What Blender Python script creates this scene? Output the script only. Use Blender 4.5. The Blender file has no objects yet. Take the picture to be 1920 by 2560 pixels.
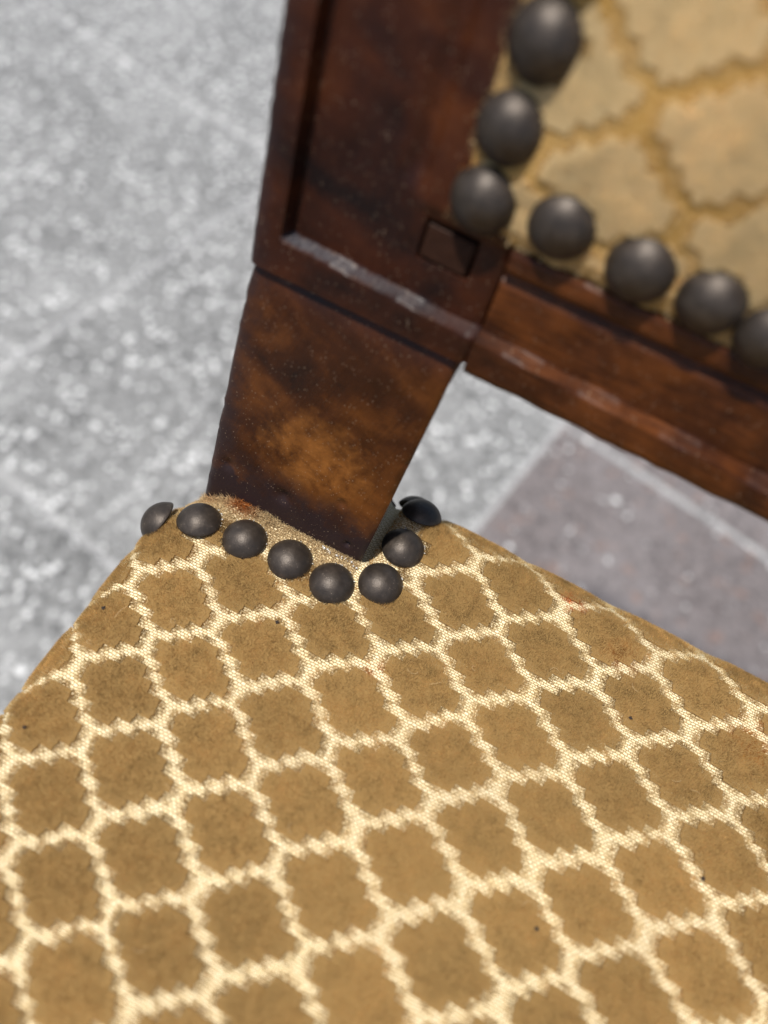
import bpy, math, random
import numpy as np
from mathutils import Vector, Matrix

random.seed(7)
rng = np.random.default_rng(11)
S = bpy.context.scene
COL = S.collection
MM = 0.001
SEAT_H = 460.0            # height of the seat above the floor, millimetres

# ------------------------------------------------------------------ camera
CAM = np.array([15.369, -44.560, 157.703])            # millimetres, seat plane = 0
RC = np.array([[0.883540, 0.447391, 0.138560],        # rows: right, down, forward
               [0.454215, -0.746357, -0.486457],
               [-0.114221, 0.492740, -0.862648]])
cd = bpy.data.cameras.new('camera')
cam = bpy.data.objects.new('camera', cd)
COL.objects.link(cam)
mw = Matrix.Identity(4)
for i in range(3):
    mw[i][0] = RC[0][i]
    mw[i][1] = -RC[1][i]
    mw[i][2] = -RC[2][i]
    mw[i][3] = (CAM[i] + (SEAT_H if i == 2 else 0)) * MM
cam.matrix_world = mw
cd.sensor_fit = 'VERTICAL'
cd.sensor_height = 36.0
cd.sensor_width = 27.0
cd.lens = 26.0
cd.clip_start = 0.005
cd.clip_end = 100.0
cd.dof.use_dof = True
cd.dof.focus_distance = 0.171
cd.dof.aperture_fstop = 6.3
S.camera = cam

# ------------------------------------------------------------------ world, sun, exposure
SUN = Vector((-0.20, -0.18, 0.963)).normalized()
w = bpy.data.worlds.new('World')
S.world = w
w.use_nodes = True
wn = w.node_tree
wn.nodes.clear()
sky = wn.nodes.new('ShaderNodeTexSky')
sky.sky_type = 'NISHITA'
sky.sun_disc = False
sky.sun_elevation = math.asin(SUN.z)
sky.sun_rotation = math.atan2(SUN.x, SUN.y)
sky.dust_density = 2.0
bg = wn.nodes.new('ShaderNodeBackground')
bg.inputs['Strength'].default_value = 0.10
wo = wn.nodes.new('ShaderNodeOutputWorld')
wn.links.new(sky.outputs[0], bg.inputs[0])
wn.links.new(bg.outputs[0], wo.inputs[0])
sl = bpy.data.lights.new('sun', 'SUN')
sl.energy = 3.9
sl.angle = math.radians(2.5)
sl.color = (1.0, 0.955, 0.88)
so = bpy.data.objects.new('sun', sl)
COL.objects.link(so)
so.rotation_euler = (-SUN).to_track_quat('-Z', 'Y').to_euler()
so.location = (-1.5, -1.0, 3.0)
vs = S.view_settings
vs.view_transform = 'Standard'
vs.look = 'None'
vs.gamma = 1.0
vs.exposure = 0.42
vs.use_curve_mapping = False
S.cycles.use_denoising = True

# ------------------------------------------------------------------ helpers
class NT:
    """small node builder"""
    def __init__(self, name):
        self.m = bpy.data.materials.new(name)
        self.m.use_nodes = True
        self.t = self.m.node_tree
        self.t.nodes.clear()
        self.out = self.t.nodes.new('ShaderNodeOutputMaterial')
    def n(self, kind, **kw):
        nd = self.t.nodes.new('ShaderNode' + kind)
        for k, v in kw.items():
            if k.startswith('i_'):
                self.set(nd, k[2:].replace('_', ' '), v)
            else:
                setattr(nd, k, v)
        return nd
    def set(self, nd, sock, v):
        s = nd.inputs[int(sock)] if str(sock).isdigit() else nd.inputs[sock]
        if isinstance(v, bpy.types.NodeSocket):
            self.t.links.new(v, s)
        else:
            if s.type == 'RGBA' and len(v) == 3:
                v = (*v, 1)
            s.default_value = v
    def math(self, op, a, b=None, clamp=False):
        nd = self.n('Math', operation=op, use_clamp=clamp)
        self.set(nd, 0, a)
        if b is not None:
            self.set(nd, 1, b)
        return nd.outputs[0]
    def ramp(self, fac, stops, interp='LINEAR'):
        nd = self.n('ValToRGB')
        cr = nd.color_ramp
        cr.interpolation = interp
        while len(cr.elements) < len(stops):
            cr.elements.new(0.5)
        for e, (p, c) in zip(cr.elements, stops):
            e.position = p
            e.color = (*c, 1) if not isinstance(c, (int, float)) else (c, c, c, 1)
        self.set(nd, 0, fac)
        return nd.outputs[0]
    def noise(self, vec, scale, detail=4.0, rough=0.55, dist=0.0):
        nd = self.n('TexNoise')
        self.set(nd, 'Vector', vec)
        self.set(nd, 'Scale', scale)
        self.set(nd, 'Detail', detail)
        self.set(nd, 'Roughness', rough)
        self.set(nd, 'Distortion', dist)
        return nd.outputs['Fac']
    def voronoi(self, vec, scale, feature='F1', out='Distance'):
        nd = self.n('TexVoronoi', feature=feature)
        self.set(nd, 'Vector', vec)
        self.set(nd, 'Scale', scale)
        return nd.outputs[out]
    def mapping(self, vec, scale=(1, 1, 1), rot=(0, 0, 0), loc=(0, 0, 0)):
        nd = self.n('Mapping')
        self.set(nd, 'Vector', vec)
        nd.inputs['Scale'].default_value = scale
        nd.inputs['Rotation'].default_value = rot
        nd.inputs['Location'].default_value = loc
        return nd.outputs[0]
    def mix(self, fac, a, b, blend='MIX'):
        nd = self.n('Mix', data_type='RGBA', blend_type=blend)
        self.set(nd, 0, fac)
        self.set(nd, 6, a)
        self.set(nd, 7, b)
        return nd.outputs[2]
    def bump(self, h, strength, dist):
        nd = self.n('Bump')
        self.set(nd, 'Strength', strength)
        self.set(nd, 'Distance', dist)
        self.set(nd, 'Height', h)
        return nd.outputs[0]
    def principled(self, **kw):
        nd = self.n('BsdfPrincipled')
        for k, v in kw.items():
            self.set(nd, k.replace('_', ' '), v)
        self.t.links.new(nd.outputs[0], self.out.inputs[0])
        return nd
    def uv(self):
        return self.n('UVMap', uv_map='UVMap').outputs[0]
    def obj(self):
        return self.n('TexCoord').outputs['Object']


WLOC = {}

def empty(name, loc):
    o = bpy.data.objects.new(name, None)
    o.empty_display_size = 0.05
    o.location = loc
    COL.objects.link(o)
    WLOC[o] = Vector(loc)
    return o

def place(name, me, mat, parent, loc, rot=None):
    o = bpy.data.objects.new(name, me)
    COL.objects.link(o)
    WLOC[o] = Vector(loc)
    if parent is not None:
        o.parent = parent
        o.location = Vector(loc) - WLOC[parent]
    else:
        o.location = loc
    if rot is not None:
        o.rotation_euler = rot
    if mat is not None and len(me.materials) == 0:
        me.materials.append(mat)
    return o

def mesh(name, V, F, uv=None, smooth=False, col=None, loc=None):
    """V in millimetres with the seat plane at zero; returns (mesh, origin in metres)"""
    V = np.asarray(V, float) + (0, 0, SEAT_H)
    V = V * MM
    if loc is None:
        loc = V.mean(0)
    me = bpy.data.meshes.new(name)
    F = [tuple(f) for f in F] if not isinstance(F, np.ndarray) else F
    Vl = (V - loc).astype(np.float32)
    if isinstance(F, np.ndarray):
        k = F.shape[1]
        me.vertices.add(len(Vl))
        me.vertices.foreach_set('co', Vl.ravel())
        me.loops.add(F.size)
        me.loops.foreach_set('vertex_index', F.ravel().astype(np.int32))
        me.polygons.add(len(F))
        me.polygons.foreach_set('loop_start', np.arange(0, F.size, k, dtype=np.int32))
        me.update(calc_edges=True)
    else:
        me.from_pydata(Vl.tolist(), [], F)
        me.update()
    li = np.zeros(len(me.loops), np.int32)
    me.loops.foreach_get('vertex_index', li)
    if uv is not None:
        l = me.uv_layers.new(name='UVMap')
        l.data.foreach_set('uv', np.asarray(uv, np.float32)[li].ravel())
    if col is not None:
        a = me.attributes.new('tint', 'FLOAT_COLOR', 'POINT')
        c4 = np.ones((len(Vl), 4), np.float32)
        c4[:, :3] = col
        a.data.foreach_set('color', c4.ravel())
    me.polygons.foreach_set('use_smooth', np.full(len(me.polygons), smooth, bool))
    return me, Vector(loc)

def add(name, V, F, mat, parent, **kw):
    me, loc = mesh(name, V, F, **kw)
    return place(name, me, mat, parent, loc)

def gridfaces(nu, nv, flip=False, off=0):
    i, j = np.meshgrid(np.arange(nu - 1), np.arange(nv - 1), indexing='ij')
    a = (i * nv + j).ravel() + off
    b, c, d = a + nv, a + nv + 1, a + 1
    f = np.stack([a, b, c, d], 1)
    return f[:, ::-1].copy() if flip else f

VN = {}
def vnoise(x, y, seed, scale):
    """cheap smooth value noise for dents"""
    if seed not in VN:
        VN[seed] = np.random.default_rng(seed).random((64, 64))
    G = VN[seed]
    u, v = x / scale + 100, y / scale + 100
    i, j = np.floor(u).astype(int), np.floor(v).astype(int)
    fu, fv = u - i, v - j
    fu, fv = fu * fu * (3 - 2 * fu), fv * fv * (3 - 2 * fv)
    g = lambda a, b: G[a % 64, b % 64]
    return ((g(i, j) * (1 - fu) + g(i + 1, j) * fu) * (1 - fv) + (g(i, j + 1) * (1 - fu) + g(i + 1, j + 1) * fu) * fv) - 0.5

def smooth01(x):
    x = np.clip(x, 0, 1)
    return x * x * (3 - 2 * x)

# ------------------------------------------------------------------ materials
def mat_weave(name, cream, cream2, gap):
    k = NT(name)
    uv = k.uv()
    wob = k.noise(uv, 0.25, 2)
    wv = k.n('VectorMath', operation='ADD')
    k.set(wv, 0, uv)
    cmb = k.n('CombineXYZ')
    k.set(cmb, 1, k.math('MULTIPLY', wob, 1.2))
    k.set(wv, 1, cmb.outputs[0])
    br = k.n('TexBrick', offset=0.5, offset_frequency=2)
    k.set(br, 'Vector', wv.outputs[0])
    for s, v in (('Scale', 1.0), ('Brick Width', 1.05), ('Row Height', 0.60), ('Mortar Size', 0.125), ('Mortar Smooth', 0.6), ('Bias', 0.0)):
        k.set(br, s, v)
    k.set(br, 'Color1', cream)
    k.set(br, 'Color2', cream2)
    k.set(br, 'Mortar', gap)
    fib = k.noise(k.mapping(uv, (0.6, 6, 1)), 1.6, 3)
    c = k.mix(k.ramp(fib, [(0.35, 0.0), (0.75, 0.35)]), br.outputs['Color'], gap)
    soil = k.noise(uv, 0.035, 4)
    c = k.mix(k.ramp(soil, [(0.42, 0.0), (0.72, 0.45)]), c, (0.46, 0.36, 0.22))
    h = k.math('SUBTRACT', 1.0, br.outputs['Fac'])
    h = k.math('ADD', h, k.math('MULTIPLY', fib, 0.4))
    k.principled(Base_Color=c, Roughness=0.75, Normal=k.bump(h, 0.7, 0.0003), Specular_IOR_Level=0.25)
    return k.m

def mat_pile(name, base, transl):
    k = NT(name)
    at = k.n('Attribute', attribute_name='tint')
    c = k.mix(1.0, base, at.outputs['Color'], 'MULTIPLY')
    d = k.n('BsdfDiffuse')
    k.set(d, 'Color', c)
    t = k.n('BsdfTranslucent')
    k.set(t, 'Color', c)
    mx = k.n('MixShader')
    k.set(mx, 0, transl)
    k.t.links.new(d.outputs[0], mx.inputs[1])
    k.t.links.new(t.outputs[0], mx.inputs[2])
    gl = k.n('BsdfSheen')
    k.set(gl, 'Color', (0.8, 0.62, 0.36))
    k.set(gl, 'Roughness', 0.45)
    mx2 = k.n('MixShader')
    k.set(mx2, 0, 0.12)
    k.t.links.new(mx.outputs[0], mx2.inputs[1])
    k.t.links.new(gl.outputs[0], mx2.inputs[2])
    k.t.links.new(mx2.outputs[0], k.out.inputs[0])
    return k.m

def mat_wood(name, dark, mid, light, rotz, seed, base_stain=False, ledge=0.0, gw=0.22):
    """UV in millimetres: u across, v along the board"""
    k = NT(name)
    uv = k.mapping(k.uv(), (1, 1, 1), (0, 0, rotz), (seed, seed * 1.7, seed))
    fig = k.noise(k.mapping(uv, (0.038, 0.060, 1)), 1.0, 4, 0.5, 0.7)
    grain = k.noise(k.mapping(uv, (1.6, 0.10, 1)), 1.0, 5, 0.6, 0.25)
    blot = k.noise(uv, 0.16, 6, 0.7, 0.3)
    f = k.math('ADD', k.math('MULTIPLY', fig, 0.84 - gw), k.math('ADD', k.math('MULTIPLY', grain, gw), k.math('MULTIPLY', blot, 0.24)))
    c = k.ramp(f, [(0.36, dark), (0.50, mid), (0.68, light)])
    if base_stain:
        # the back above the lip kept its dark red polish; the foot is rubbed to gold
        sep0 = k.n('SeparateXYZ')
        k.set(sep0, 0, k.uv())
        upper = k.ramp(f, [(0.38, (0.008, 0.0034, 0.003)), (0.56, (0.036, 0.0085, 0.0024)), (0.74, (0.085, 0.022, 0.004))])
        sel = k.math('ADD', sep0.outputs[1], k.math('MULTIPLY', k.math('SUBTRACT', fig, 0.5), 10.0))
        c = k.mix(k.ramp(k.math('DIVIDE', sel, 100.0), [(0.54, 0.0), (0.63, 1.0)]), c, upper)
        sep = k.n('SeparateXYZ')
        k.set(sep, 0, k.uv())
        nz = k.noise(k.uv(), 0.22, 5, 0.65)
        # amber glow where hands rubbed the polish off the middle of the foot
        gu = k.math('DIVIDE', k.math('ADD', sep.outputs[0], 21.0), 15.0)
        gv = k.math('DIVIDE', k.math('SUBTRACT', sep.outputs[1], 24.0), 13.0)
        gd = k.math('ADD', k.math('MULTIPLY', gu, gu), k.math('MULTIPLY', gv, gv))
        gd = k.math('ADD', gd, k.math('MULTIPLY', k.math('SUBTRACT', nz, 0.5), 2.2))
        c = k.mix(k.ramp(gd, [(0.0, 0.75), (1.0, 0.0)]), c, k.ramp(blot, [(0.35, (0.075, 0.023, 0.005)), (0.62, (0.27, 0.100, 0.020))]))
        # old polish and dirt gathered along the foot and the outer edge
        low = k.math('ADD', sep.outputs[1], k.math('MULTIPLY', k.math('SUBTRACT', nz, 0.5), 22.0))
        m1 = k.ramp(k.math('DIVIDE', low, 40.0), [(0.16, 1.0), (0.42, 0.0)])
        le = k.math('ADD', k.math('ADD', sep.outputs[0], 46.0), k.math('MULTIPLY', k.math('SUBTRACT', nz, 0.5), 10.0))
        m2 = k.ramp(k.math('DIVIDE', le, 12.0), [(0.2, 0.8), (0.62, 0.0)])
        c = k.mix(k.math('MAXIMUM', m1, m2), c, (0.022, 0.012, 0.012))
    # fine scratches
    scr = k.noise(k.mapping(uv, (3.2, 0.16, 1), (0, 0, 0.35)), 1.0, 2, 0.5, 0.2)
    c = k.mix(k.ramp(scr, [(0.74, 0.0), (0.80, 0.30)]), c, (0.16, 0.10, 0.07))
    # dust specks
    sp = k.voronoi(k.uv(), 1.25)
    spm = k.noise(k.uv(), 0.35, 3)
    dust = k.math('MULTIPLY', k.ramp(sp, [(0.10, 1.0), (0.17, 0.0)]), k.ramp(spm, [(0.42, 0.0), (0.6, 0.6)]))
    c = k.mix(dust, c, (0.42, 0.30, 0.20))
    if ledge:
        # grey dust and old wax lying on the narrow ledge above the lip
        sv = k.n('SeparateXYZ')
        k.set(sv, 0, k.uv())
        nd = k.noise(k.uv(), 0.45, 5, 0.7)
        tv = k.math('ADD', sv.outputs[1], k.math('MULTIPLY', k.math('SUBTRACT', nd, 0.5), 1.3))
        tv = k.math('ADD', tv, k.math('MULTIPLY', k.math('MINIMUM', sv.outputs[0], 90.0), 0.037))
        on = k.ramp(k.math('MULTIPLY', k.math('SUBTRACT', tv, 65.5), 0.25), [(0.30, 0.0), (0.40, 1.0), (0.52, 1.0), (0.64, 0.0)])
        inx = k.ramp(k.math('MULTIPLY', k.math('ADD', sv.outputs[0], 40.0), 0.1), [(0.22, 0.0), (0.34, 1.0)])
        inx = k.math('MULTIPLY', inx, k.ramp(k.math('MULTIPLY', k.math('ADD', sv.outputs[0], 40.0), 0.02), [(0.1, 1.0), (0.75, 0.22)]))
        on = k.math('MULTIPLY', k.math('MULTIPLY', on, inx), ledge)
        gd = k.ramp(k.noise(k.uv(), 1.1, 5, 0.75), [(0.36, (0.012, 0.012, 0.016)), (0.56, (0.060, 0.062, 0.072)), (0.72, (0.20, 0.165, 0.125))])
        c = k.mix(on, c, gd if base_stain else k.mix(0.75, gd, (0.010, 0.010, 0.014)))
    rg = k.ramp(blot, [(0.3, 0.34), (0.75, 0.56)])
    h = k.math('ADD', k.math('MULTIPLY', grain, 0.5), k.math('MULTIPLY', blot, 0.9))
    h = k.math('ADD', h, k.math('MULTIPLY', dust, 0.35))
    k.principled(Base_Color=c, Roughness=rg, Normal=k.bump(h, 0.35, 0.0004), Specular_IOR_Level=0.24)
    return k.m

def mat_nail():
    k = NT('bronzed_nail')
    o = k.obj()
    inf = k.n('ObjectInfo').outputs['Random']
    v = k.n('VectorMath', operation='ADD')
    k.set(v, 0, o)
    k.set(v, 1, inf)
    n1 = k.noise(v.outputs[0], 500, 4, 0.6)
    n2 = k.noise(v.outputs[0], 3500, 2, 0.6)
    c = k.ramp(n1, [(0.3, (0.034, 0.026, 0.020)), (0.6, (0.052, 0.040, 0.031)), (0.8, (0.08, 0.063, 0.048))])
    sp = k.voronoi(v.outputs[0], 1700)
    dust = k.math('MULTIPLY', k.ramp(sp, [(0.12, 1.0), (0.2, 0.0)]), k.ramp(n1, [(0.5, 0.0), (0.65, 0.45)]))
    c = k.mix(dust, c, (0.34, 0.27, 0.2))
    m = k.math('SUBTRACT', 0.45, dust, True)
    k.principled(Base_Color=c, Metallic=m, Roughness=k.ramp(n1, [(0.3, 0.40), (0.8, 0.53)]), Normal=k.bump(k.math('ADD', k.math('ADD', n2, n1), k.math('MULTIPLY', k.noise(v.outputs[0], 170, 2), 3.0)), 0.30, 0.0002))
    return k.m

def mat_stone(name, c0, c1, spec, speckden, patch=None):
    """rough riven stone: pale crystals, dark pits, broad tone changes"""
    k = NT(name)
    o = k.n('NewGeometry').outputs['Position']
    big = k.noise(o, 9, 5, 0.6, 0.4)
    mid = k.noise(o, 105, 6, 0.75)
    c = k.mix(k.ramp(mid, [(0.40, 0.0), (0.60, 1.0)]), c0, c1)
    c = k.mix(k.ramp(big, [(0.4, 0.0), (0.75, 0.55)]), c, spec)
    if patch:
        pn = k.noise(o, 55, 3, 0.5)
        c = k.mix(k.ramp(pn, [(0.60, 0.0), (0.70, 0.8)]), c, patch)
    v = k.voronoi(o, 100)
    on = k.ramp(k.noise(o, 42, 4, 0.65), [(speckden, 0.0), (speckden + 0.08, 1.0)])
    sp = k.math('MULTIPLY', k.ramp(v, [(0.28, 1.0), (0.38, 0.0)]), on)
    c = k.mix(sp, c, (0.92, 0.92, 0.90))
    v2 = k.voronoi(o, 130)
    pit = k.math('MULTIPLY', k.ramp(v2, [(0.18, 1.0), (0.36, 0.0)]), k.ramp(k.noise(o, 50, 3), [(0.47, 0.0), (0.56, 0.85)]))
    c = k.mix(pit, c, tuple(x * 0.35 for x in c0))
    h = k.math('ADD', k.math('MULTIPLY', mid, 1.0), k.math('SUBTRACT', k.math('MULTIPLY', sp, 0.35), k.math('MULTIPLY', pit, 0.4)))
    k.principled(Base_Color=c, Roughness=k.ramp(sp, [(0.0, 0.6), (1.0, 0.25)]), Normal=k.bump(h, 0.9, 0.006), Specular_IOR_Level=0.5)
    return k.m

def mat_plain(name, c, rough=0.7, bump=0.3, scale=300, metallic=0.0, spec=0.4):
    k = NT(name)
    o = k.obj()
    n = k.noise(o, scale, 4)
    k.principled(Base_Color=k.mix(k.ramp(n, [(0.3, 0.0), (0.7, 1.0)]), tuple(x * 0.75 for x in c), c), Roughness=rough, Metallic=metallic, Specular_IOR_Level=spec,
                 Normal=k.bump(n, bump, 0.0006))
    return k.m

M_WEAVE = mat_weave('seat_ground_weave', (0.94, 0.84, 0.57), (0.84, 0.70, 0.42), (0.33, 0.22, 0.09))
M_WEAVE_BACK = mat_weave('back_ground_weave', (0.56, 0.34, 0.10), (0.48, 0.28, 0.07), (0.34, 0.19, 0.045))
M_PILE = mat_pile('gold_velvet_pile', (0.50, 0.315, 0.120), 0.44)
M_PILE_BACK = mat_pile('pale_velvet_pile', (0.92, 0.70, 0.37), 0.38)
M_FRAY = mat_pile('frayed_thread', (0.72, 0.54, 0.30), 0.35)
M_STILE = mat_wood('stile_wood', (0.010, 0.0042, 0.003), (0.040, 0.0115, 0.003), (0.125, 0.040, 0.0075), 0.35, 3.0, True, 0.8, 0.10)
M_RAIL = mat_wood('rail_wood', (0.009, 0.003, 0.002), (0.034, 0.009, 0.0022), (0.115, 0.033, 0.006), math.pi / 2, 41.0, False, 0.15, 0.36)
M_FRAME = mat_wood('frame_wood', (0.022, 0.009, 0.005), (0.07, 0.024, 0.008), (0.16, 0.06, 0.015), 0.1, 77.0)
M_DUST = mat_plain('dusty_ledge', (0.17, 0.16, 0.165), 0.75, 0.5, 900)
M_PEG = mat_plain('peg_wood', (0.030, 0.0115, 0.006), 0.6, 0.4, 500, 0.0, 0.15)
M_NAIL = mat_nail()
M_GRAY = mat_stone('grey_stone', (0.085, 0.085, 0.082), (0.345, 0.345, 0.337), (0.44, 0.44, 0.43), 0.45)
M_RED = mat_stone('reddish_stone', (0.115, 0.098, 0.095), (0.235, 0.205, 0.20), (0.29, 0.265, 0.265), 0.57, (0.29, 0.18, 0.14))
M_MORTAR = mat_stone('pale_mortar', (0.30, 0.30, 0.30), (0.44, 0.44, 0.435), (0.56, 0.56, 0.55), 0.52)
k = NT('dried_glue')
k.principled(Base_Color=(0.9, 0.87, 0.8), Roughness=0.08, Transmission_Weight=0.5)
M_GLUE = k.m
M_LINT = mat_plain('dark_lint', (0.03, 0.02, 0.015), 0.8)

# ------------------------------------------------------------------ paved floor
ang = math.radians(-10.0)
ux, uy = math.cos(ang), math.sin(ang)

def floor_pt(u, v):
    return (u * ux - v * uy, u * uy + v * ux)

u1 = -443 * ux + 417 * uy            # joint running back on the left
uB = 33 * ux + 417 * uy              # joint beside the reddish slab
cols = [u1 - 1440, u1 - 960, u1 - 480, u1, uB, uB + 450, uB + 920, uB + 1400, uB + 1880]
vstart = {2: 622, 3: 90, 4: 512}
bed = [floor_pt(u, v) for u, v in ((cols[0] - 20, -1500), (cols[-1] + 20, -1500), (cols[-1] + 20, 2400), (cols[0] - 20, 2400))]
zt, zb = -SEAT_H - 1.6, -SEAT_H - 30
V = [(x, y, zt) for x, y in bed] + [(x, y, zb) for x, y in bed]
F = [(0, 1, 2, 3), (7, 6, 5, 4)] + [(i, i + 4, (i + 1) % 4 + 4, (i + 1) % 4) for i in range(4)]
me, loc = mesh('floor', V, F)
floor = place('floor', me, M_MORTAR, None, loc)
floor['kind'] = 'structure'
r2 = random.Random(5)
for c in range(len(cols) - 1):
    v0 = vstart.get(c, r2.uniform(-200, 200))
    edges = [v0]
    up = v0
    while up < 2300:
        up += r2.choice((430, 545, 600))
        edges.append(up)
    dn = v0
    while dn > -1450:
        dn -= r2.choice((430, 545, 600))
        edges.insert(0, dn)
    edges = [max(-1490, min(2390, e)) for e in edges]
    for a, b in zip(edges[:-1], edges[1:]):
        if b - a < 60:
            continue
        g = 3.2
        n = 22
        lo_u, hi_u, lo_v, hi_v = cols[c] + g, cols[c + 1] - g, a + g, b - g
        # top outline with slightly ragged edges, chamfered rim
        ring = []
        for i in range(n):
            ring.append((lo_u + (hi_u - lo_u) * i / n, lo_v))
        for i in range(n):
            ring.append((hi_u, lo_v + (hi_v - lo_v) * i / n))
        for i in range(n):
            ring.append((hi_u - (hi_u - lo_u) * i / n, hi_v))
        for i in range(n):
            ring.append((lo_u, hi_v - (hi_v - lo_v) * i / n))
        cu, cv = (lo_u + hi_u) / 2, (lo_v + hi_v) / 2
        top, rim, bot = [], [], []
        tilt = r2.uniform(-0.25, 0.25)
        for (u, v) in ring:
            j = r2.uniform(-2.6, 2.6)
            du, dv = math.copysign(1, cu - u) * (3 + j), math.copysign(1, cv - v) * (3 + j)
            top.append((*floor_pt(u + du, v + dv), -SEAT_H + tilt + r2.uniform(-.15, .15)))
            rim.append((*floor_pt(u + du * .3, v + dv * .3), -SEAT_H - 1.5))
            bot.append((*floor_pt(u, v), -SEAT_H - 14))
        k4 = len(ring)
        V = top + rim + bot
        F = [tuple(range(k4))]
        for i in range(k4):
            j = (i + 1) % k4
            F.append((i, i + k4, j + k4, j))
            F.append((i + k4, i + 2 * k4, j + 2 * k4, j + k4))
        red = c == 4
        add('stone_slab', V, F, M_RED if red else M_GRAY, floor)

# ------------------------------------------------------------------ the chair
XL, XR, YB, YF, R0, CR = -42.0, 370.0, 44.0, -380.0, 12.0, 7.0
chair = empty('upholstered_chair', (0.164, -0.16, 0.0))
chair['label'] = 'dark brown wooden chair with gold diamond velvet seat and studded backrest'
chair['category'] = 'chair'

def bend(a):
    a = np.maximum(a, 0)
    t = np.minimum(a / R0, math.pi / 2)
    return R0 * np.sin(t), R0 * (1 - np.cos(t)) + np.maximum(a - R0 * math.pi / 2, 0)

def W(xf, yf):
    """fabric (flat) coordinates -> seat surface"""
    xf, yf = np.asarray(xf, float), np.asarray(yf, float)
    eL, dL = bend(XL - xf)
    eR, dR = bend(xf - XR)
    eB, dB = bend(yf - YB)
    eF, dF = bend(YF - yf)
    x = np.clip(xf, XL, XR) - eL + eR
    y = np.clip(yf, YF, YB) + eB - eF
    dx = np.minimum(np.clip(xf - XL, 0, None), np.clip(XR - xf, 0, None))
    dy = np.minimum(np.clip(YB - 19 - yf, 0, None), np.clip(yf - YF, 0, None))
    z = CR * (1 - np.exp(-dx / 40)) * (1 - np.exp(-dy / 40)) - dL - dR - dB - dF
    z = z - 0.06 * np.clip(-38 - xf, 0, 22) * np.clip(yf - 18, 0, 30)
    z = z - 5.0 * np.exp(-((xf + 4.5) / 2.6) ** 2) * smooth01((yf - 30) / 4.0)
    z = z + 0.5 * vnoise(xf, yf, 5, 23.0)
    return np.stack([x, y, z], -1)

def Wn(xf, yf, h=0.3):
    a = W(xf + h, yf) - W(xf - h, yf)
    b = W(xf, yf + h) - W(xf, yf - h)
    n = np.cross(a, b)
    return n / np.maximum(np.linalg.norm(n, axis=-1, keepdims=True), 1e-9)

# backrest frame: plane leaning back 15 degrees
LEAN = math.radians(15)
BT = np.array([0, math.sin(LEAN), math.cos(LEAN)])
BN = np.array([0, -math.cos(LEAN), math.sin(LEAN)])
BO = np.array([0, 29.6, 0.0])

def B(x, t, n):
    x, t, n = np.broadcast_arrays(np.asarray(x, float), np.asarray(t, float), np.asarray(n, float))
    return BO + x[..., None] * np.array([1, 0, 0]) + t[..., None] * BT + n[..., None] * BN

# ---- seat cover (woven ground)
ext = R0 * math.pi / 2 + 42
def axis(lo, hi, vis_lo, vis_hi, fine, coarse):
    a = [np.arange(vis_lo, vis_hi, fine)]
    if lo < vis_lo:
        a.insert(0, np.linspace(lo, vis_lo, max(3, int((vis_lo - lo) / coarse)), endpoint=False))
    if hi > vis_hi:
        a.append(np.linspace(vis_hi, hi, max(3, int((hi - vis_hi) / coarse))))
    return np.concatenate(a)
gx = axis(XL - ext, XR + ext, XL - 24, 120, 1.2, 6)
gy = axis(YF - ext, YB + ext, -110, YB + 24, 1.2, 6)
GX, GY = np.meshgrid(gx, gy, indexing='ij')
V = W(GX, GY).reshape(-1, 3)
UVs = np.stack([GX.ravel(), GY.ravel()], 1)
seat = add('seat_cover', V, gridfaces(len(gx), len(gy)), M_WEAVE, chair, uv=UVs, smooth=True)

# ---- diamond lattice of the seat fabric (affine, measured along the weave)
def lattice(i, j):
    ii, jj = np.clip(i, -5, 6), np.clip(j, -5, 6)
    x = -1.386 + 10.834 * i + 11.944 * j + 0.087 * ii * ii + 0.061 * ii * jj - 0.027 * jj * jj
    y = -0.156 + 10.899 * i - 11.477 * j - 0.004 * ii * ii - 0.059 * ii * jj + 0.019 * jj * jj
    return x + 1.5 * vnoise(np.asarray(x), np.asarray(y), 81, 19.0), y + 1.3 * vnoise(np.asarray(x), np.asarray(y), 82, 21.0)

NAILS = [(-53.5, 17.5), (-42.0, 20.3), (-30.4, 21.4), (-18.6, 22.3), (-7.3, 21.8), (2.6, 27.6), (3.0, 38.8), (2.8, 51.0), (0.5, 60.5)]

def allowed(x, y):
    ok = np.ones(np.shape(x), bool)
    ok &= ~((x < 4.5) & (y > 23.5))
    ok &= ~((x > XR - 46.5) & (y > 23.5))
    for nx, ny in NAILS:
        ok &= (x - nx) ** 2 + (y - ny) ** 2 > 4.6 ** 2
    return ok

STEP = 0.0505
AM, BM = 0.48, 0.404
HW = np.array([0.468, 0.458, 0.340, 0.330, 0.208, 0.196, 0.080, -0.1])

def half_width(bq):
    return HW[np.clip((np.asarray(bq) / STEP).astype(int), 0, 7)]

STAINS = [(45.5, 47.0, 3.2, (1.15, 0.42, 0.18)), (60.0, 40.0, 5.0, (0.82, 0.50, 0.28)), (11.0, 8.0, 3.0, (1.0, 0.55, 0.3)),
          (94.0, 36.0, 7.0, (0.9, 0.6, 0.35))]

def project(P):
    C = (np.asarray(P) - CAM) @ RC.T
    z = np.maximum(C[:, 2], 1)
    return 960 + 1849 * C[:, 0] / z, 1280 + 1849 * C[:, 1] / z, C[:, 2]

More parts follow.
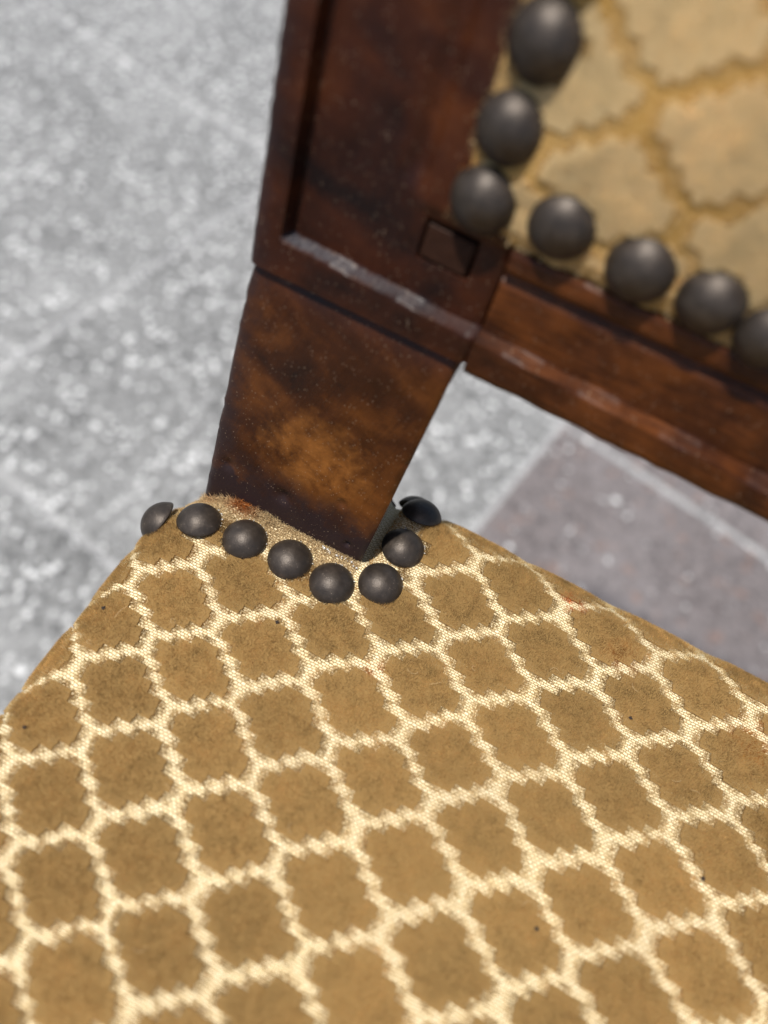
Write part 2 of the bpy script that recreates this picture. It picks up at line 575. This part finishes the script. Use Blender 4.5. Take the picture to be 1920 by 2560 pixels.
def fibres(P, Nn, L, width, lean, curl, tint, simple=False):
    """ribbons of three triangles: returns V, F, tint arrays"""
    n = len(P)
    d = Nn + lean + rng.normal(0, curl, (n, 3))
    d /= np.linalg.norm(d, axis=1, keepdims=True)
    d2 = d + rng.normal(0, curl * 1.5, (n, 3))
    d2 /= np.linalg.norm(d2, axis=1, keepdims=True)
    side = np.cross(d, rng.normal(0, 1, (n, 3)))
    side /= np.linalg.norm(side, axis=1, keepdims=True) + 1e-9
    wv = (width * rng.uniform(0.7, 1.3, n) / 2)[:, None] * side
    if simple:
        low = P + Nn * 0.1
        V = np.stack([low - wv, low + wv, low + d * L[:, None] * 0.9], 1).reshape(-1, 3)
        return V, np.arange(3 * n).reshape(-1, 3), np.repeat(tint, 3, 0)
    mid = P + d * (L * 0.55)[:, None]
    tip = mid + d2 * (L * 0.45)[:, None]
    base = P - Nn * 0.15
    V = np.stack([base - wv, base + wv, mid - wv, mid + wv, tip], 1).reshape(-1, 3)
    o = (np.arange(n) * 5)[:, None]
    F = np.concatenate([o + np.array([[0, 1, 3]]), o + np.array([[0, 3, 2]]), o + np.array([[2, 3, 4]])], 0)
    T = np.repeat(tint, 5, 0)
    return V, F, T

def cell_parts(ic, jc, dens, surf, norm, latf, okf, height, fw, stains, lean, halo_tint=np.array([1.62, 2.05, 3.0])):
    Vs, Fs, Ts = [], [], []
    off = 0
    nb = 8
    ragged = np.repeat(rng.normal(0, 0.014, (nb, 2)), 2, 0)
    shade = rng.uniform(0.92, 1.06)
    # solid core, one stepped strip per weft band, drawn in from the ragged rim
    ns = 6
    sb = np.array([q for q in range(-nb, nb) if half_width((min(abs(q), abs(q + 1)) + 0.5) * STEP) > 0.09])
    hw = half_width((np.minimum(np.abs(sb), np.abs(sb + 1)) + 0.5) * STEP) - 0.075
    lo, hi = -hw - ragged[sb + nb, 0], hw + ragged[sb + nb, 1]
    A = lo[:, None] + (hi - lo)[:, None] * np.linspace(0, 1, ns + 1)[None]
    A = np.repeat(A[:, :, None], 2, 2)
    Bq = np.broadcast_to(np.stack([sb, sb + 1], 1)[:, None, :] * STEP, A.shape)
    x, y = latf(ic + A + Bq, jc + A - Bq)
    ok = np.ones(x.shape, bool) if okf is None else okf(x, y)
    nm = norm(x, y)
    sf = surf(x, y)
    m = 2 * (ns + 1)
    V = np.concatenate([(sf + nm * height * 0.40).reshape(len(sb), m, 3), (sf - nm * 0.2).reshape(len(sb), m, 3)], 1).reshape(-1, 3)
    f = []
    for q in range(len(sb)):
        o0 = q * 2 * m
        for e in range(ns):
            if ok[q, e:e + 2].all():
                a0, a1, a2, a3 = o0 + 2 * e, o0 + 2 * e + 2, o0 + 2 * e + 3, o0 + 2 * e + 1
                f += [(a0, a1, a2), (a0, a2, a3)]
        if ok[q, 0].all():
            f += [(o0, o0 + 1, o0 + m + 1), (o0, o0 + m + 1, o0 + m)]
        if ok[q, -1].all():
            f += [(o0 + m - 2, o0 + 2 * m - 2, o0 + 2 * m - 1), (o0 + m - 2, o0 + 2 * m - 1, o0 + m - 1)]
    if f:
        Vs.append(V)
        Fs.append(np.array(f))
        Ts.append(np.full((len(V), 3), shade * 0.9))
        off = len(V)
    n = int(dens)
    if n:
        a = rng.uniform(-AM, AM, n * 2)
        b = rng.uniform(-BM, BM, n * 2)
        bq = (np.floor(np.abs(b) / STEP) + 0.5) * STEP
        hw = half_width(bq) + rng.normal(0, 0.020, n * 2) + ragged[np.clip(np.floor(b / STEP).astype(int) + nb, 0, 2 * nb - 1), (a > 0).astype(int)]
        edge = np.minimum(hw - np.abs(a), 0.385 - np.abs(b))
        keep = (edge > 0) & (rng.random(n * 2) < 0.25 + edge / 0.05)
        a, b = a[keep], b[keep]
        x, y = latf(ic + a + b, jc + a - b)
        if okf is not None:
            kk = okf(x, y)
            x, y = x[kk], y[kk]
        if len(x):
            P, Nn = surf(x, y), norm(x, y)
            m = len(x)
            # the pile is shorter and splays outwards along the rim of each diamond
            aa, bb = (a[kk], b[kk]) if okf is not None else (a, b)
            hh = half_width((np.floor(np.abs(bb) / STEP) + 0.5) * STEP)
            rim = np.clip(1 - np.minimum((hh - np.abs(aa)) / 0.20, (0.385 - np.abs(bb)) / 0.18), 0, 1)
            cx, cy = latf(ic, jc)
            cdir = surf(x, y) - surf(np.array([cx]), np.array([cy]))
            cdir /= np.linalg.norm(cdir, axis=1, keepdims=True) + 1e-6
            L = height * rng.uniform(0.78, 1.10, m) * (1 - 0.40 * rim)
            swirl = np.stack([vnoise(x, y, 61, 2.1), vnoise(x, y, 62, 2.1), 0 * x], 1) * 0.9 + np.stack([vnoise(x, y, 63, 6.0), vnoise(x, y, 64, 6.0), 0 * x], 1) * 0.5
            lean_v = lean + cdir * (0.5 * rim ** 2)[:, None] + swirl
            t = (shade * rng.uniform(0.70, 1.25, m) * (1 + 0.35 * vnoise(x, y, 71, 17.0) + 0.55 * vnoise(x, y, 72, 2.7) + 0.35 * vnoise(x, y, 73, 1.1)))[:, None] * (1 + rng.normal(0, 0.04, (m, 3)))
            t = t * np.where(rng.random(m) < 0.05, 1.5, 1.0)[:, None]
            # light-scatter halo painted as cream-tinted fibres at the rim, stronger on the front side
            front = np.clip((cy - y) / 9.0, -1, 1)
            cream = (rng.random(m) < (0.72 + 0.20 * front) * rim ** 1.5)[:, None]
            t = np.where(cream, halo_tint * rng.uniform(0.75, 1.1, (m, 1)), t)
            for sx, sy, sr, sc in stains:
                wgt = np.clip(1.3 - np.hypot((x - sx), (y - sy) * 1.3) / sr + rng.normal(0, 0.25, m), 0, 1)[:, None]
                t = t * (1 - wgt) + t * np.array(sc) * wgt
            V, F, T = fibres(P, Nn, L, fw, lean_v, 0.30, t, fw < 0.16)
            Vs.append(V)
            Fs.append(F + off)
            Ts.append(T)
    if not Vs:
        return None
    return np.concatenate(Vs), np.concatenate(Fs), np.concatenate(Ts)

cells = []
for i in range(-45, 50):
    for j in range(-45, 60):
        x, y = lattice(i + 0.5, j + 0.5)
        if XL - 50 < x < XR + 50 and YF - 50 < y < YB + 50:
            if (x < XL - 6 and y > YB + 6) or (x > XR + 6 and y > YB + 6) or (x < XL - 6 and y < YF - 6) or (x > XR + 6 and y < YF - 6):
                continue
            cells.append((math.hypot(x - 15, y + 30), i + 0.5, j + 0.5, x, y))
cells.sort()
rest = []
for rank, (dd, ic, jc, x, y) in enumerate(cells):
    P = W(np.array([x]), np.array([y]))
    pu, pv, pz = project(P)
    vis = pz[0] > 0 and -160 < pu[0] < 2080 and 900 < pv[0] < 2740 and y < YB + 26 and x > XL - 30
    dens = 9000 if vis else (420 if rank < 300 else 90)
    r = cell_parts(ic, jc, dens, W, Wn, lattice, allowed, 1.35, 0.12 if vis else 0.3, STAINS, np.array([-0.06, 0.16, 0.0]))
    if r is None:
        continue
    if rank < 300:
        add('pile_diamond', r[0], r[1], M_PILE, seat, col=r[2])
    else:
        rest.append(r)
off = 0
VV, FF, TT = [], [], []
for v, f, t in rest:
    VV.append(v)
    FF.append(f + off)
    TT.append(t)
    off += len(v)
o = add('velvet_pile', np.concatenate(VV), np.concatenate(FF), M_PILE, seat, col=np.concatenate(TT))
o['kind'] = 'stuff'

# ---- frayed edge of the cover round the foot of the stile
def fray(n, xr, yr, tintf, L, fw, curl):
    x = rng.uniform(*xr, n)
    y = rng.uniform(*yr, n)
    P, Nn = W(x, y), Wn(x, y)
    return fibres(P, Nn, L * rng.uniform(0.5, 1.2, n), fw, np.array([0, 0.1, 0]), curl, tintf(x, y, n))
def beige(x, y, n):
    t = rng.uniform(0.65, 1.05, (n, 1)) * np.ones((n, 3))
    rust = np.clip(1.2 - np.hypot(x + 35.5, (y - 29) * 1.5) / 4.5, 0, 1)[:, None] + np.clip(1.2 - np.hypot(x + 44, (y - 29.5)) / 3, 0, 1)[:, None] * .4
    rust = np.clip(rust, 0, 1)
    t = t * (1 - rust) + t * np.array([0.72, 0.30, 0.12]) * rust
    gold = ((x > -3.5) & (rng.random(n) < 0.6))[:, None]
    return np.where(gold, t * np.array([0.8, 0.58, 0.30]), t)
parts = [fray(11000, (-48, -4), (22.5, 30.2), beige, 1.0, 0.13, 0.55),
         fray(900, (-47, -26), (27.6, 30.0), beige, 2.6, 0.14, 0.6),
         fray(700, (-30, -5), (28.6, 30.4), beige, 1.3, 0.13, 0.8),
         fray(2400, (-2.5, 4.5), (23.5, 62), beige, 0.8, 0.16, 0.7),
         fray(1500, (-58, -46), (14, 30), beige, 1.0, 0.16, 0.7)]
off = 0
VV, FF, TT = [], [], []
for v, f, t in parts:
    VV.append(v)
    FF.append(f + off)
    TT.append(t)
    off += len(v)
o = add('frayed_edge', np.concatenate(VV), np.concatenate(FF), M_FRAY, chair, col=np.concatenate(TT))
o['kind'] = 'stuff'

# ---- loose hairs caught in the nap
def hairs(n):
    Vs, Fs, off = [], [], 0
    for _ in range(n):
        x, y = rng.uniform(-48, 90), rng.uniform(-85, 40)
        a, da = rng.uniform(0, 6.28), rng.normal(0, 0.45)
        L, wd = rng.uniform(0.2, 0.45), 0.028
        pts = []
        for q in range(9):
            pts.append((x, y, a))
            x, y, a = x + L * math.cos(a), y + L * math.sin(a), a + da
        xs = np.array([[p[0] - wd * math.sin(p[2]), p[0] + wd * math.sin(p[2])] for p in pts])
        ys = np.array([[p[1] + wd * math.cos(p[2]), p[1] - wd * math.cos(p[2])] for p in pts])
        if not allowed(xs, ys).all():
            continue
        lift = 1.35 + 0.5 * np.sin(np.linspace(0, 3, 9))[:, None, None]
        Vs.append((W(xs, ys) + Wn(xs, ys) * lift).reshape(-1, 3))
        Fs.append(gridfaces(9, 2, off=off))
        off += 18
    return np.concatenate(Vs), np.concatenate(Fs)
v, f = hairs(40)
o = add('loose_hair', v, f, M_FRAY, chair, col=np.full((len(v), 3), 1.0))
o['kind'] = 'stuff'

# ---- dome headed nails (one mesh, shared)
def nail_mesh(r, h):
    R = (r * r + h * h) / (2 * h)
    tmax = math.asin(min(1, r / R)) if h <= r else math.pi / 2
    V, F = [(0, 0, h)], []
    ns, nr = 40, 10
    prof = [(R * math.sin(tmax * q / nr), R * math.cos(tmax * q / nr) - (R - h)) for q in range(1, nr + 1)]
    prof += [(r * 1.0, -0.25), (r * 0.93, -0.45)]
    for (a, z) in prof:
        for s in range(ns):
            an = 2 * math.pi * s / ns
            V.append((a * math.cos(an), a * math.sin(an), z))
    for s in range(ns):
        F.append((0, 1 + s, 1 + (s + 1) % ns))
    for q in range(len(prof) - 1):
        for s in range(ns):
            a, b = 1 + q * ns + s, 1 + q * ns + (s + 1) % ns
            F.append((a, a + ns, b + ns, b))
    me = bpy.data.meshes.new('upholstery_nail')
    me.from_pydata([(x * MM, y * MM, z * MM) for x, y, z in V], [], F)
    me.update()
    me.polygons.foreach_set('use_smooth', np.ones(len(me.polygons), bool))
    me.materials.append(M_NAIL)
    return me
NAILME = nail_mesh(5.35, 3.6)

def put_nail(P, Nn, sink=0.0):
    Nn = Vector(Nn) + Vector((random.uniform(-.10, .10), random.uniform(-.10, .10), random.uniform(-.10, .10)))
    q = Nn.to_track_quat('Z', 'Y')
    P = Vector(P) + Nn.normalized() * (0.55 - sink)
    loc = Vector((P.x, P.y, P.z + SEAT_H)) * MM
    o = place('upholstery_nail', NAILME, None, chair, loc)
    q = q @ Matrix.Rotation(random.uniform(0, 6.28), 3, 'Z').to_quaternion()
    o.rotation_euler = q.to_euler()
    s = random.uniform(0.975, 1.02)
    o.scale = (s, s, s * random.uniform(0.94, 1.04))
    return o

for nx, ny in NAILS:
    for mirror in (False, True):
        px = (XL + XR) - nx if mirror else nx
        put_nail(W(np.array([px]), np.array([ny]))[0], Wn(np.array([px]), np.array([ny]))[0])

# ---- stile: height field front over a solid back
STW0, STW1 = -43.0, 1.1
T_LIP0 = 61.0
def t_lip(x):
    return 66.8 - 0.037 * np.clip(x, -60, 90)
TOP = 430.0

def stile_front(x, t):
    """relief of the front face (n) in the stile's own frame"""
    rec = 3.0
    up = smooth01((t - T_LIP0 + 0.4) / 0.8)                    # above the lower edge of the lip
    inner = smooth01((x + 37.6) / 0.9) * smooth01((t - t_lip(x)) / 1.0)
    cove = 1.5 * np.exp(-np.clip(T_LIP0 - t, 0, None) / 2.6) * (t < T_LIP0 + 0.4)
    n = -0.3 - cove * (1 - up) + up * 0.3 - inner * rec
    # soft hollow beside the upholstery, then the inner bead
    hol = np.exp(-((x + 17.6) / 1.9) ** 2) * smooth01((t - 84) / 6)
    n = n - 0.9 * hol
    bead = smooth01((x + 17.4) / 3.2) * smooth01((t - 82.0) / 2.5)
    n = n + 0.8 * bead
    pg = smooth01((4.85 - np.abs(x + 9.0)) / 0.4) * smooth01((3.6 - np.abs(t - 78.3)) / 0.4)
    return n - 2.2 * pg

def stile_edges(t):
    k = np.clip(t / 61.0, -0.3, 1)
    l = -46.6 + (46.6 - 42.8) * k
    r = -4.2 + (4.2 + 0.2) * k
    r = np.where(t > 61, 1.1, r)
    l = np.where(t > 61, -43.0 - (t - 61) * 0.004, l)
    return l, r

def build_stile(mirror):
    s = np.linspace(0, 1, 112)
    tv = np.concatenate([np.arange(-14, 140, 0.5), np.linspace(140, TOP, 60)])
    Sg, Tg = np.meshgrid(s, tv, indexing='ij')
    l, r = stile_edges(Tg)
    X = l + (r - l) * Sg
    n = stile_front(X, Tg)
    # rounded arrises and wear
    e = np.minimum(X - l, r - X)
    n = n - 1.1 * np.exp(-e / 0.7) * (0.6 + 0.9 * np.abs(vnoise(X, Tg, 3, 5.0)))
    chip = np.clip(vnoise(X * 2, Tg, 9, 3.1) - 0.28, 0, 1) * np.exp(-e / 0.8) * 3
    n = n - chip
    n = n + 0.22 * vnoise(X, Tg, 1, 11.0) + 0.10 * vnoise(X, Tg, 2, 3.0)
    # nicks on the lower face
    for (cx, ct, rr, dp) in ((-41.5, 9.5, 1.6, 0.8), (-26.5, 8.5, 1.9, 1.0), (-8.5, 4.0, 0.7, 0.9), (-12.5, 15.5, 1.2, 0.6)):
        n = n - dp * np.exp(-(((X - cx) / rr) ** 2 + ((Tg - ct) / rr) ** 2))
    if mirror:
        X = (XL + XR) - X
    P = B(X, Tg, n)
    nu, nv = X.shape
    bw = 30.0
    V = list(P.reshape(-1, 3))
    UV = list(np.stack([(X if not mirror else X + 300).ravel(), Tg.ravel()], 1))
    F = [tuple(f) for f in gridfaces(nu, nv, flip=not mirror)]
    # back and sides
    idx = lambda i, j: i * nv + j
    ring = [idx(0, j) for j in range(nv)] + [idx(i, nv - 1) for i in range(1, nu)] + [idx(nu - 1, j) for j in range(nv - 2, -1, -1)] + [idx(i, 0) for i in range(nu - 2, 0, -1)]
    base = len(V)
    Xf, Tf = X.ravel(), Tg.ravel()
    for q in ring:
        side = np.clip((q // nv) / (nu - 1), 0, 1)
        draw = 5.2 * side * (1 - smooth01((Tf[q] - 52) / 8.0)) * (-1 if not mirror else 1)
        V.append(B(Xf[q] + draw, Tf[q], -bw))
        UV.append((Xf[q] + 37, Tf[q]))
    m = len(ring)
    for a in range(m):
        b = (a + 1) % m
        f = (ring[a], ring[b], base + b, base + a)
        F.append(f if not mirror else f[::-1])
    cap = tuple(base + a for a in range(m))
    F.append(cap[::-1] if mirror else cap)
    return np.array(V), F, np.array(UV)

def finish_smooth(o, ang=50):
    me = o.data
    me.polygons.foreach_set('use_smooth', np.ones(len(me.polygons), bool))
    import bmesh
    bm = bmesh.new()
    bm.from_mesh(me)
    bmesh.ops.recalc_face_normals(bm, faces=bm.faces)
    for e in bm.edges:
        if len(e.link_faces) == 2 and e.calc_face_angle(0) > math.radians(ang):
            e.smooth = False
    bm.to_mesh(me)
    bm.free()

stiles = []
for mirror in (False, True):
    V, F, UVs = build_stile(mirror)
    o = add('back_stile', V, F, M_STILE, chair, uv=UVs)
    finish_smooth(o)
    stiles.append(o)

def box(lo, hi, bev=0.0):
    x0, y0, z0 = lo
    x1, y1, z1 = hi
    V = [(x0, y0, z0), (x1, y0, z0), (x1, y1, z0), (x0, y1, z0), (x0, y0, z1), (x1, y0, z1), (x1, y1, z1), (x0, y1, z1)]
    F = [(3, 2, 1, 0), (4, 5, 6, 7), (0, 1, 5, 4), (1, 2, 6, 5), (2, 3, 7, 6), (3, 0, 4, 7)]
    return V, F

# square peg through the joint
def peg(parent, cx):
    V, F = [], []
    pts = [(-4.5, -3.0), (4.1, -3.3), (4.3, 2.6), (-4.4, 2.8)]
    for n in (-6.5, -3.4):
        for (a, b) in pts:
            V.append(B(cx + a, 78.2 + b, n))
    for (a, b) in pts:
        V.append(B(cx + a * 0.94, 78.2 + b * 0.93, -3.2))
    F = [(4 + i, 4 + (i + 1) % 4, (i + 1) % 4, i) for i in range(4)] + [(8 + i, 8 + (i + 1) % 4, 4 + (i + 1) % 4, 4 + i) for i in range(4)] + [(8, 9, 10, 11)]
    o = add('joint_peg', V, F, M_PEG, parent)
    return o
peg(stiles[0], -9.0)
peg(stiles[1], XL + XR + 9.0)

# ---- rails between the stiles (height field front)
def rail_front(x, t, t0, t1, bottom):
    if bottom:
        n = 0.0 - 3.0 * smooth01((t - t_lip(x)) / 1.0)
        n = n - 1.0 * np.exp(-((t - 78.2) / 0.9) ** 2)
        n = n + 1.2 * smooth01((t - 78.6) / 1.0) - 2.2 * smooth01((t - 82.8) / 0.8)
    else:
        n = -3.0 + 0 * t
        n = n + 1.2 * (1 - smooth01((t - t0 - 4) / 1.0))
    return n

def build_rail(t0, t1, bottom):
    x0, x1 = 1.25, (XL + XR) - 1.25
    xs = np.concatenate([np.arange(x0, 90, 0.8), np.linspace(90, x1, 60)])
    ts = np.arange(t0, t1, 0.45)
    X, Tg = np.meshgrid(xs, ts, indexing='ij')
    if bottom:
        Tg = Tg - 0.014 * np.clip(X, 0, 120) * np.clip((70 - Tg) / 9.0, 0, 1)
    n = rail_front(X, Tg, t0, t1, bottom)
    e = np.broadcast_to(ts - t0, Tg.shape)
    n = n - 1.0 * np.exp(-e / 0.6) * (0.6 + np.abs(vnoise(X, Tg, 13, 6.0)))
    n = n + 0.12 * vnoise(X, Tg, 14, 17.0) + 0.08 * vnoise(X, Tg, 15, 3.0) - 0.02
    P = B(X, Tg, n)
    nu, nv = X.shape
    V = list(P.reshape(-1, 3))
    UV = list(np.stack([X.ravel(), Tg.ravel()], 1))
    F = [tuple(f) for f in gridfaces(nu, nv, flip=True)]
    idx = lambda i, j: i * nv + j
    ring = [idx(0, j) for j in range(nv)] + [idx(i, nv - 1) for i in range(1, nu)] + [idx(nu - 1, j) for j in range(nv - 2, -1, -1)] + [idx(i, 0) for i in range(nu - 2, 0, -1)]
    base = len(V)
    Xf, Tf = X.ravel(), Tg.ravel()
    for q in ring:
        V.append(B(Xf[q], Tf[q], -24.0))
        UV.append((Xf[q], Tf[q] + 29))
    m = len(ring)
    for a in range(m):
        b = (a + 1) % m
        F.append((ring[a], ring[b], base + b, base + a))
    F.append(tuple(base + a for a in range(m)))
    return np.array(V), F, np.array(UV)

V, F, UVs = build_rail(60.0, 92.0, True)
rail = add('back_rail', V, F, M_RAIL, chair, uv=UVs)
finish_smooth(rail)
V, F, UVs = build_rail(392.0, 428.0, False)
top = add('top_rail', V, F, M_RAIL, chair, uv=UVs)
finish_smooth(top)

# ---- upholstered back panel
PX0, PX1, PT0, PT1 = -11.0, XL + XR + 11.0, 83.6, 398.0

def pan(x, t):
    x, t = np.asarray(x, float), np.asarray(t, float)
    d = np.minimum(np.minimum(x - PX0, PX1 - x), np.minimum(t - PT0, PT1 - t))
    d = np.clip(d, 0, None)
    n = -2.6 + 1.0 * (1 - np.exp(-d / 2.0)) + 7.0 * (1 - np.exp(-np.clip(d - 6, 0, None) / 34))
    return B(x, t, n)

def pann(x, t, h=0.4):
    a = pan(x + h, t) - pan(x - h, t)
    b = pan(x, t + h) - pan(x, t - h)
    n = np.cross(a, b)
    return n / np.maximum(np.linalg.norm(n, axis=-1, keepdims=True), 1e-9)

px = axis(PX0, PX1, PX0, 80, 0.9, 6)
pt = axis(PT0, PT1, PT0, 170, 0.9, 6)
GX, GT = np.meshgrid(px, pt, indexing='ij')
# irregular cut edge
GXe = GX + np.where(GX == px[0], 0.9 * vnoise(GX, GT, 51, 2.3), 0)
GTe = GT + np.where(GT == pt[0], 1.2 * vnoise(GX, GT, 52, 2.6), 0)
V = pan(GXe, GTe).reshape(-1, 3)
panel = add('back_cover', V, gridfaces(len(px), len(pt), flip=False), M_WEAVE_BACK, chair, uv=np.stack([GX.ravel(), GT.ravel()], 1), smooth=True)

def lattice_b(i, j):
    return 10.8 + 11.5 * (i + j), 108.6 + 11.2 * (i - j)

BNAILS = []
for xx, tt in ((-5.9, 88.4), (-5.6, 99.2), (-5.2, 110.7), (-4.6, 122.5)):
    BNAILS.append((xx, tt))
tt = 134.3
while tt < PT1 - 8:
    BNAILS.append((-4.8 + random.uniform(-.4, .4), tt))
    tt += 11.7
xx = 6.9
for xx, tt in ((6.9, 89.6), (20.1, 88.8), (31.4, 88.7), (41.6, 87.4)):
    BNAILS.append((xx, tt))
xx = 53.4
while xx < PX1 - 14:
    BNAILS.append((xx, 88.2 + random.uniform(-.5, .5)))
    xx += 11.8
tt = 88.4
while tt < PT1 - 8:
    BNAILS.append((XL + XR + 5.0, tt))
    tt += 11.7
xx = 6.9
while xx < PX1 - 14:
    BNAILS.append((xx, PT1 - 5.5))
    xx += 11.8

BN_ARR = np.array(BNAILS)
def allowed_b(x, t):
    ok = (x > PX0 + 2.0) & (x < PX1 - 2.0) & (t > PT0 + 2.0) & (t < PT1 - 2.0)
    d2 = ((np.asarray(x)[..., None] - BN_ARR[:, 0]) ** 2 + (np.asarray(t)[..., None] - BN_ARR[:, 1]) ** 2).min(-1)
    return ok & (d2 > 4.4 ** 2)

bc = []
for i in range(-30, 50):
    for j in range(-50, 40):
        x, t = lattice_b(i + 0.5, j + 0.5)
        if PX0 - 8 < x < PX1 + 8 and PT0 - 8 < t < PT1 + 8:
            bc.append((math.hypot(x - 20, t - 105), i + 0.5, j + 0.5))
bc.sort()
HW = np.array([0.485, 0.475, 0.368, 0.338, 0.232, 0.204, 0.105, -0.1])
rest = []
for rank, (dd, ic, jc) in enumerate(bc):
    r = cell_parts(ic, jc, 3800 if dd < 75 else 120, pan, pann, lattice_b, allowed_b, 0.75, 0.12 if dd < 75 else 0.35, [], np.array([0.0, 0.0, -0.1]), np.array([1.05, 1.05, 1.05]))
    if r is None:
        continue
    if rank < 300:
        add('pile_diamond', r[0], r[1], M_PILE_BACK, panel, col=r[2])
    else:
        rest.append(r)
if rest:
    off = 0
    VV, FF, TT = [], [], []
    for v, f, t in rest:
        VV.append(v)
        FF.append(f + off)
        TT.append(t)
        off += len(v)
    o = add('velvet_pile', np.concatenate(VV), np.concatenate(FF), M_PILE_BACK, panel, col=np.concatenate(TT))
    o['kind'] = 'stuff'
for x, t in BNAILS:
    put_nail(pan(np.array([x]), np.array([t]))[0], pann(np.array([x]), np.array([t]))[0], 0.2)

# pale cut edge of the back cover under the nails
n = 5000
x = np.concatenate([rng.uniform(PX0 - 0.4, PX0 + 5, n // 2), rng.uniform(PX0, 90, n // 2)])
t = np.concatenate([rng.uniform(PT0, 170, n // 2), rng.uniform(PT0 - 0.4, PT0 + 4.5, n // 2)])
tint = rng.uniform(0.6, 1.0, (n, 1)) * np.ones((n, 3))
rust = np.clip(1.2 - np.hypot(x + 10, (t - 92)) / 3.0, 0, 1)[:, None]
tint = tint * (1 - rust) + tint * np.array([0.85, 0.42, 0.16]) * rust
v, f, tn = fibres(pan(x, t), pann(x, t), 0.9 * rng.uniform(0.5, 1.2, n), 0.2, np.zeros(3), 0.7, tint)
o = add('frayed_edge', v, f, M_FRAY, chair, col=tn)
o['kind'] = 'stuff'

# back of the panel
V, F = [], []
for nn in (-23.0, -6.0):
    for (x, t) in ((0, 88), (XL + XR, 88), (XL + XR, 396), (0, 396)):
        V.append(B(x, t, nn))
F = [(0, 1, 2, 3), (7, 6, 5, 4)] + [(i, i + 4, (i + 1) % 4 + 4, (i + 1) % 4) for i in range(4)]
add('back_board', V, F, M_FRAME, chair, uv=np.array([(v[0], v[2]) for v in V]))

# ---- legs and seat frame
def post(name, p0, p1, a0, a1, mat, parent):
    """tapered square post from p0 (floor) to p1; a0/a1 = half sizes; eased corners, twelve rings"""
    V, F, UV = [], [], []
    prof = []
    for sx, sy in ((1, 1), (-1, 1), (-1, -1), (1, -1)):
        for dx, dy in (((1, .82), (.82, 1)) if sx * sy > 0 else ((.82, 1), (1, .82))):
            prof.append((sx * dx, sy * dy))
    nr = 12
    for q in range(nr + 1):
        s = q / nr
        c = np.array(p0) * (1 - s) + np.array(p1) * s
        hx = a0[0] * (1 - s) + a1[0] * s
        hy = a0[1] * (1 - s) + a1[1] * s
        for (a, b) in prof:
            V.append((c[0] + a * hx, c[1] + b * hy, c[2]))
            UV.append((c[0] + a * hx + b * hy, c[2]))
    m = len(prof)
    for q in range(nr):
        for i in range(m):
            F.append((q * m + i, q * m + (i + 1) % m, (q + 1) * m + (i + 1) % m, (q + 1) * m + i))
    F.append(tuple(range(m))[::-1])
    F.append(tuple(nr * m + i for i in range(m)))
    return add(name, V, F, mat, parent, uv=np.array(UV))

for s in (0, 1):
    mx = lambda v: (XL + XR) - v if s else v
    post('rear_leg', (mx(-27), 74, -SEAT_H), (mx(-25.4), 43.5, -10), (15, 13), (20.5, 13.6), M_FRAME, chair)
    post('front_leg', (mx(-24), -370, -SEAT_H), (mx(-24), -366, -45), (15, 15), (21, 21), M_FRAME, chair)
for nm, lo, hi in (('side_rail', (-46, -350, -100), (-24, 36, -30)), ('side_rail', (XL + XR + 24, -350, -100), (XL + XR + 46, 36, -30)),
                   ('front_rail', (-8, -384, -100), (XL + XR + 8, -362, -30)), ('rear_rail', (-8, 30, -100), (XL + XR + 8, 50, -30)),
                   ('seat_base', (-30, -360, -40), (XL + XR + 30, 32, -28))):
    V, F = box(lo, hi)
    add(nm, V, F, M_FRAME, chair, uv=np.array([(v[0] + v[1], v[2]) for v in V]))

# ---- glue beads between nails and wood, dark lint on the weave
def blob(P, r, V, F):
    o0 = len(V)
    for (a, b, c) in ((1, 0, 0), (-1, 0, 0), (0, 1, 0), (0, -1, 0), (0, 0, .6), (0, 0, -.6)):
        V.append((P[0] + a * r * random.uniform(.7, 1.4), P[1] + b * r * random.uniform(.7, 1.4), P[2] + c * r))
    for (a, b, c) in ((0, 2, 4), (2, 1, 4), (1, 3, 4), (3, 0, 4), (2, 0, 5), (1, 2, 5), (3, 1, 5), (0, 3, 5)):
        F.append((o0 + a, o0 + b, o0 + c))
V, F = [], []
for _ in range(60):
    nx, ny = random.choice(NAILS[1:7])
    an = random.uniform(0.2, 2.6)
    x, y = nx + 5.3 * math.cos(an), ny + 5.3 * math.sin(an)
    blob(W(np.array([x]), np.array([y]))[0] + (0, 0, 0.8), random.uniform(0.08, 0.26), V, F)
for _ in range(26):
    x = random.uniform(-14, -4)
    blob(W(np.array([x]), np.array([28.8]))[0] + (0, random.uniform(-.5, .4), 0.7), random.uniform(0.1, 0.35), V, F)
o = add('dried_glue', V, F, M_GLUE, chair, smooth=True)
o['kind'] = 'stuff'
V, F = [], []
for (x, y) in ((-45, -36), (66, 27), (-13, 7), (88, 2), (60, -22), (-48, -8)):
    blob(W(np.array([x]), np.array([y]))[0] + (0, 0, 0.9), 0.45, V, F)
o = add('lint', V, F, M_LINT, chair)
o['kind'] = 'stuff'
